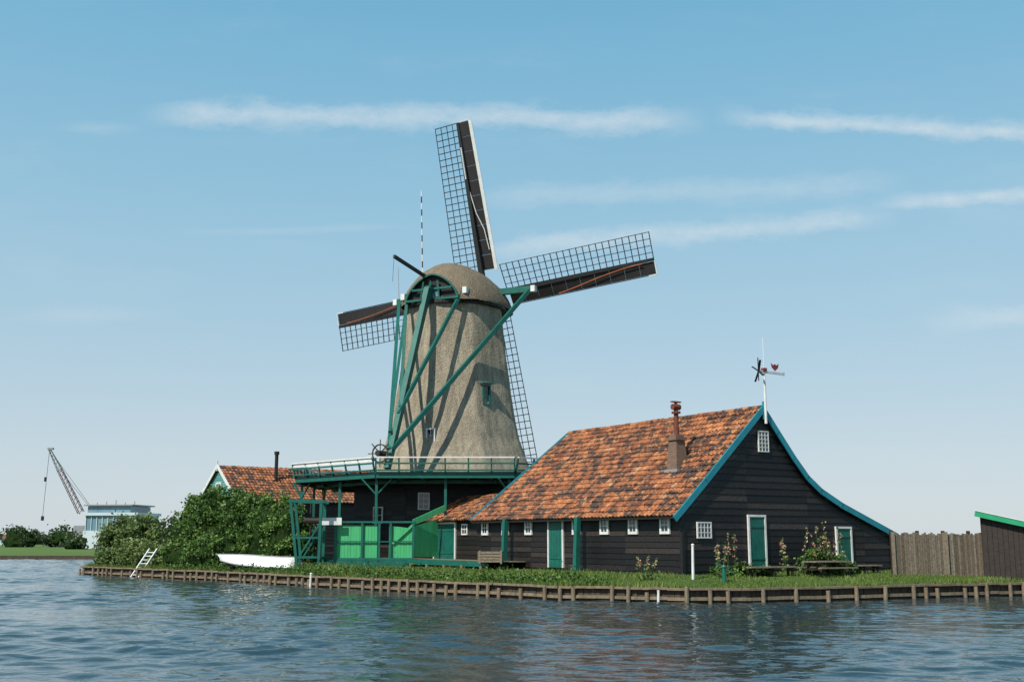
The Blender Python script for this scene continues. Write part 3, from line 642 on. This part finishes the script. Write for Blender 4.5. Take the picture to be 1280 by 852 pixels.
# ------------------------------------------------------------ bank objects
bo=empty('upturned_rowing_boat',(-13.5,60.9,.74),math.radians(-30)); h=P('hull','white'); rows=[]
n=22
for i in range(n+1):
    t=i/n; x=-2.8+5.4*t
    w=.74*(math.sin(math.pi/2*min(1,t/.55))**.8 if t>0 else .0)*(1 if t<.6 else 1-.22*((t-.6)/.4)**2); w=max(w,.01)
    hz_=(.30+.22*math.sin(math.pi/2*min(1,t/.5))) ; lift=.34*(1-t)**2.2
    row=[]
    for a in range(13):
        u=-1+2*a/12; row.append((x-.35*(1-abs(u))*(1-t)**3,w*math.copysign(abs(u)**.85,u),.02+lift+hz_*(1-abs(u)**2.4)))
    rows.append(row)
for i in range(n):
    for a in range(12): h.poly([rows[i][a],rows[i+1][a],rows[i+1][a+1],rows[i][a+1]])
h.poly(rows[-1]); h.make(bo,smooth=True,merge=True)
kk=P('keel','grey'); kk.tube([V(rows[i][6])+V((0,0,.02)) for i in range(n+1)],.03)
for s_ in (0,12): kk.tube([rows[i][s_] for i in range(n+1)],.04)
kk.make(bo)
bt=P('trestles','darkwood')
for x in (-1.4,1.5): bt.box((x,0,-.02),(.12,1.5,.14))
bt.make(bo)
# ladder
la=empty('white_ladder'); a=P('rails','white'); p0=V((-22.9,68.6,-.1)); p1=V((-22.2,69.8,1.65)); sd=V((.5,-.1,0))
a.beam(p0,p1,.08,.1); a.beam(p0+sd,p1+sd,.08,.1); a.make(la)
b2=P('rungs','white')
for k in range(1,8): q=p0.lerp(p1,k/8); b2.cyl(q,q+sd,.03,.03,6)
b2.make(la)
def post(x,y,z0,z1,r,name,m='white'):
    e=empty(name); p=P('shaft',m); p.cyl((x,y,z0),(x+.02,y,z1),r,r*.9,8); p.make(e); q=P('cap',m); q.cyl((x+.02,y,z1),(x+.02,y,z1+.05),r*1.25,r*.6,8); q.make(e)
post(6.85,43.3,.6,2.0,.055,'marker_post'); post(5.2,40.85,-.2,.4,.05,'mooring_post'); post(-9.6,54.5,-.2,.6,.06,'mooring_post')
e=empty('garden_pump'); p=P('body','teal'); p.cyl((7.9,42.6,.6),(7.9,42.6,1.2),.09,.07,8); p.cyl((7.9,42.6,1.2),(7.9,42.6,1.28),.11,.05,8); p.beam((7.9,42.6,1.15),(8.2,42.5,1.0),.04); p.beam((7.9,42.6,1.2),(7.6,42.6,1.35),.03); p.make(e)
def bench(x,y,l,rz):
    e=empty('garden_bench',(x,y,.72),rz); p=P('seat','fence')
    for k in range(3): p.box((0,-.15+k*.15,.42),(l,.13,.05))
    p.make(e); q=P('legs','darkwood')
    for s_ in (-l*.4,0,l*.4):
        q.box((s_,-.13,.19),(.07,.07,.42)); q.box((s_,.13,.19),(.07,.07,.42)); q.box((s_,0,.36),(.06,.4,.06))
    q.make(e)
bench(10.2,44.9,2.4,.5); bench(14.6,47.6,1.9,.5)
e=empty('picnic_table',(12.6,45.7,.72),.5); p=P('top','fence')
for k in range(4): p.box((0,-.3+k*.2,.62),(1.9,.18,.05))
for s_ in (-.6,.6): p.box((0,s_,.38),(1.9,.2,.05))
p.make(e); q=P('legs','darkwood')
for s_ in (-.7,.7): q.beam((s_,-.6,0),(s_,-.15,.6),.07); q.beam((s_,.6,0),(s_,.15,.6),.07); q.beam((s_,-.65,.33),(s_,.65,.33),.06)
q.make(e)
# wooden fence
fe=empty('wooden_fence'); p=P('pickets','fence'); r_=P('rails','darkwood'); a=V((15.75,47.1,.62)); b_=V((20.5,48.3,.62)); n=46
for i in range(n):
    q=a.lerp(b_,(i+.5)/n); hz_=1.84+random.uniform(-.07,.05); o_=random.uniform(-.012,.012)
    k0=len(p.uv); p.box(q+V((0,o_,hz_/2)),((b_-a).length/n*.84,.03,hz_),math.atan2((b_-a).y,(b_-a).x))
    for t in range(k0,len(p.uv)): p.uv[t]=(i+.5,.5)
for z in (.4,1.45): r_.beam(a+V((0,.06,z)),b_+V((0,.06,z)),.06,.1)
for i in range(5): q=a.lerp(b_,i/4); r_.box(q+V((0,.12,.95)),(.12,.12,2.0))
for i in (0,22,43): 
    q=a.lerp(b_,i/43); p.box(q+V((0,-.06,.93)),(.13,.1,1.95))
p.make(fe); r_.make(fe)
# shed with green roof
sh=empty('garden_shed',(19.75,47.75,.6),math.radians(-24)); p=P('board_walls','darkwood')
Wd,Dp=2.8,2.0; z1,z2=2.62,1.9
for i in range(14):
    x=(i+.5)*Wd/14; zt=z1+(z2-z1)*x/Wd; p.box((x,random.uniform(-.006,.006),zt/2),(Wd/14*.94,.04,zt))
for i in range(10):
    y=(i+.5)*Dp/10; p.box((-.02,y,z1/2),(.04,Dp/10*.94,z1)); p.box((Wd+.02,y,z2/2),(.04,Dp/10*.94,z2))
p.poly([(0,Dp,0),(Wd,Dp,0),(Wd,Dp,z2),(0,Dp,z1)]); p.make(sh)
p=P('green_roof','green2'); p.beam((-.2,Dp/2-.05,z1+.1),(Wd+.25,Dp/2-.05,z2+.03),Dp+.35,.1); p.beam((-.22,-.26,z1+.07),(Wd+.25,-.26,z2),.04,.24); p.make(sh)
p=P('roof_battens','white'); p.beam((-.2,-.29,z1+.19),(Wd+.25,-.29,z2+.12),.03,.03); p.make(sh)
# ------------------------------------------------------------ distant things
cr_=empty('harbour_crane'); r_=P('jib','cranered'); w_=P('jib_tip','grey'); g_=P('cab','grey')
b0=V((-78,205,7)); t0=V((-84.5,205,18.4))
def lattice(Pp,a,b_,w0,w1,n):
    d=(b_-a).normalized(); s_=d.cross(V((0,1,0))).normalized(); yy=V((0,1,0))
    cs=[]
    for i in range(n+1):
        q=a.lerp(b_,i/n); w=w0+(w1-w0)*i/n; cs.append([q+s_*w+yy*w,q-s_*w+yy*w,q-s_*w-yy*w,q+s_*w-yy*w])
    for A_,B_ in zip(cs[:-1],cs[1:]):
        for k in range(4): Pp.beam(A_[k],B_[k],.11); Pp.beam(A_[k],B_[(k+1)%4],.06)
m_=b0.lerp(t0,.7); lattice(r_,b0,m_,.45,.36,11); lattice(w_,m_,t0,.36,.15,5)
g_.box((-77,205,3.2),(3.2,3,3)); g_.box((-75.3,205,5.2),(2.5,2.6,2.0)); g_.box((-77,205,1.2),(5,3.5,1)); g_.cyl((-77.5,205,.8),(-77.5,205,2),1.2,1.2,12)
k_=P('cables','black'); k_.cyl(t0,(-84.9,205,6.2),.04,.04,5); k_.cyl(t0,(-75,205,6.5),.035,.035,5); k_.cyl(m_,(-75,205,6.3),.035,.035,5); k_.box((-84.9,205,13),(.3,.3,.8)); k_.box((-84.9,205,6),(.4,.4,.8))
w_.box(t0+V((.2,0,.15)),(1.0,.6,.35))
for p_ in (r_,w_,g_,k_): p_.make(cr_)
ob=empty('white_office_building',(-67.5,180,.8),math.radians(-8)); p=P('cladding','farwhite'); q=P('glazing','bglass'); gr=P('roof_slab','grey')
p.box((4.5,4,1.4),(10,8,2.8)); q.box((4,4,4.0),(8.6,7.6,2.4)); p.box((4,4,5.4),(9.2,8.4,.45)); q.box((3.4,4,6.1),(7.2,7,1.1)); gr.box((3.4,4,6.8),(8.2,8,.2)); p.box((11.5,6,.9),(7,6,1.8))
for k in range(10): p.box((-.2+k*.93,.12,4.0),(.1,.12,2.4))
for i in range(5): gr.cyl((0+i*1.6,3,6.9),(0+i*1.6,3,7.3+(i%3)*.2),.07,.07,5)
for p_ in (p,q,gr): p_.make(ob)
def farhouse(x,y,w,d,h,roof):
    e=empty('distant_house',(x,y,.8),random.uniform(-.3,.3)); p=P('walls','farwhite'); p.box((0,0,h/2),(w,d,h)); p.poly([(-w/2,-d/2,h),(-w/2,d/2,h),(-w/2,0,h+1.0)]); p.poly([(w/2,-d/2,h),(w/2,d/2,h),(w/2,0,h+1.0)]); p.make(e)
    r=P('roof',roof); r.poly([(-w/2-.3,-d/2-.3,h-.1),(w/2+.3,-d/2-.3,h-.1),(w/2+.3,0,h+1.1),(-w/2-.3,0,h+1.1)]); r.poly([(-w/2-.3,d/2+.3,h-.1),(w/2+.3,d/2+.3,h-.1),(w/2+.3,0,h+1.1),(-w/2-.3,0,h+1.1)]); r.box((w*.2,0,h+1.0),(.6,.6,1.1)); r.make(e)
    g=P('windows','glass')
    for k in range(4): g.box((-w/2+w*(k+.5)/4,-d/2-.03,h*.55),(w*.12,.05,h*.4))
    g.make(e)
farhouse(-131,300,6,5,1.7,'redroof'); farhouse(-125,310,4,4,1.6,'redroof')

# ------------------------------------------------------------ light, sky, camera
sv=V((-.54,-.66,.92)).normalized(); el=math.asin(sv.z); az=math.atan2(sv.x,sv.y)
ld=D.lights.new('sun','SUN'); ld.energy=5.0; ld.angle=math.radians(.5); ld.color=(1,.95,.86); lo=D.objects.new('sun',ld); scene.collection.objects.link(lo); lo.rotation_euler=sv.to_track_quat('Z','Y').to_euler()
w=D.worlds.new('World'); scene.world=w; w.use_nodes=True; nt=w.node_tree; N=nt.nodes; L=nt.links
bg=N['Background']; sky=N.new('ShaderNodeTexSky'); sky.sky_type='NISHITA'; sky.sun_disc=False; sky.sun_elevation=el; sky.sun_rotation=az%(2*math.pi)
sky.air_density=1.0; sky.dust_density=.6; sky.ozone_density=1.0; sky.altitude=0
def mth(op,a,b=None,c=None,clamp=False):
    n=N.new('ShaderNodeMath'); n.operation=op; n.use_clamp=clamp
    for i,x in enumerate((a,b,c)):
        if x is None: continue
        if hasattr(x,'links'): L.new(x,n.inputs[i])
        else: n.inputs[i].default_value=x
    return n.outputs[0]
tc=N.new('ShaderNodeTexCoord'); sp=N.new('ShaderNodeSeparateXYZ'); L.new(tc.outputs['Generated'],sp.inputs[0])
# hazy summer air: elevation gradient blended with the physical sky
STR=.12
hz=N.new('ShaderNodeValToRGB'); cr=hz.color_ramp; L.new(sp.outputs[2],hz.inputs[0])
stops=[(0,(.62,.69,.74)),(.06,(.57,.67,.74)),(.17,(.43,.62,.74)),(.28,(.32,.57,.73)),(.40,(.22,.50,.70)),(.5,(.15,.43,.65)),(1,(.06,.22,.46))]
cr.elements[0].position=0; cr.elements[0].color=(*stops[0][1],1); cr.elements[1].position=1; cr.elements[1].color=(*stops[-1][1],1)
for p_,c_ in stops[1:-1]:
    e_=cr.elements.new(p_); e_.color=(*c_,1)
sc=N.new('ShaderNodeVectorMath'); sc.operation='SCALE'; L.new(hz.outputs[0],sc.inputs[0]); sc.inputs['Scale'].default_value=1/STR
mxs=N.new('ShaderNodeMix'); mxs.data_type='RGBA'; mxs.inputs['Factor'].default_value=.87; L.new(sky.outputs[0],mxs.inputs['A']); L.new(sc.outputs[0],mxs.inputs['B'])
yy=mth('MAXIMUM',sp.outputs[1],.05); pp=mth('DIVIDE',sp.outputs[0],yy); qq=mth('DIVIDE',sp.outputs[2],yy)
cx=N.new('ShaderNodeCombineXYZ'); L.new(pp,cx.inputs[0]); L.new(qq,cx.inputs[1])
def nz(scale,st,det=6,rough=.6):
    mp=N.new('ShaderNodeMapping'); mp.inputs['Scale'].default_value=st; L.new(cx.outputs[0],mp.inputs[0])
    n=N.new('ShaderNodeTexNoise'); n.inputs['Scale'].default_value=scale; n.inputs['Detail'].default_value=det; n.inputs['Roughness'].default_value=rough; L.new(mp.outputs[0],n.inputs['Vector']); return n.outputs[0]
n1=nz(14,(1,2.2,1),8,.7); n2=nz(45,(1,1.6,1),8,.7); nw=nz(5,(1,1,1),2)
def ss(v,a,b):
    m=N.new('ShaderNodeMapRange'); m.interpolation_type='SMOOTHSTEP'; L.new(v,m.inputs[0]); m.inputs[1].default_value=a; m.inputs[2].default_value=b; return m.outputs[0]
tot=None
for (pa,qa,pb,qb,hw_,st_) in [(-.335,.394,.165,.388,.014,.5),(.205,.391,.60,.366,.011,.55),(-.03,.312,.35,.326,.013,.25),(-.03,.262,.34,.294,.012,.42),(.34,.303,.62,.325,.008,.5),(-.42,.378,-.36,.380,.007,.24),(.38,.196,.60,.206,.013,.3),(-.45,.20,-.33,.202,.008,.14),(-.3,.28,-.10,.285,.004,.12)]:
    sl=(qb-qa)/(pb-pa)
    line=mth('ADD',mth('MULTIPLY',mth('SUBTRACT',pp,pa),sl),qa)
    line=mth('ADD',line,mth('MULTIPLY',mth('SUBTRACT',nw,.5),.014))
    dist=mth('ABSOLUTE',mth('SUBTRACT',qq,line))
    wdt=mth('MAXIMUM',mth('MULTIPLY',mth('SUBTRACT',n1,.22),hw_*3.7),.0008)
    edge_=ss(mth('DIVIDE',dist,wdt),1.25,.0)
    al=mth('MULTIPLY',ss(pp,pa-.025,pa+.05),ss(pp,pb+.03,pb-.05))
    f=mth('MULTIPLY',mth('MULTIPLY',edge_,al),st_)
    tot=f if tot is None else mth('MAXIMUM',tot,f)
tex=mth('ADD',mth('MULTIPLY',n2,1.5),.05)
tot=mth('MULTIPLY',tot,tex)
veil=mth('MULTIPLY',ss(nz(3,(1,3.5,1),7,.65),.5,.85),.16)
tot=mth('MAXIMUM',tot,veil)
tot=mth('MULTIPLY',tot,ss(sp.outputs[1],.1,.3),clamp=True)
mx=N.new('ShaderNodeMix'); mx.data_type='RGBA'; L.new(tot,mx.inputs['Factor']); L.new(mxs.outputs['Result'],mx.inputs['A']); mx.inputs['B'].default_value=(6.4,6.8,6.95,1)
L.new(mx.outputs['Result'],bg.inputs['Color']); bg.inputs['Strength'].default_value=STR
cam=D.cameras.new('camera'); co_=D.objects.new('camera',cam); scene.collection.objects.link(co_); cam.sensor_width=36; cam.lens=39.375; cam.clip_end=12000; cam.clip_start=.1
co_.location=(0,0,H); co_.rotation_euler=(math.radians(90+10.05),0,0); scene.camera=co_
scene.view_settings.view_transform='Standard'; scene.view_settings.look='None'; scene.view_settings.exposure=0
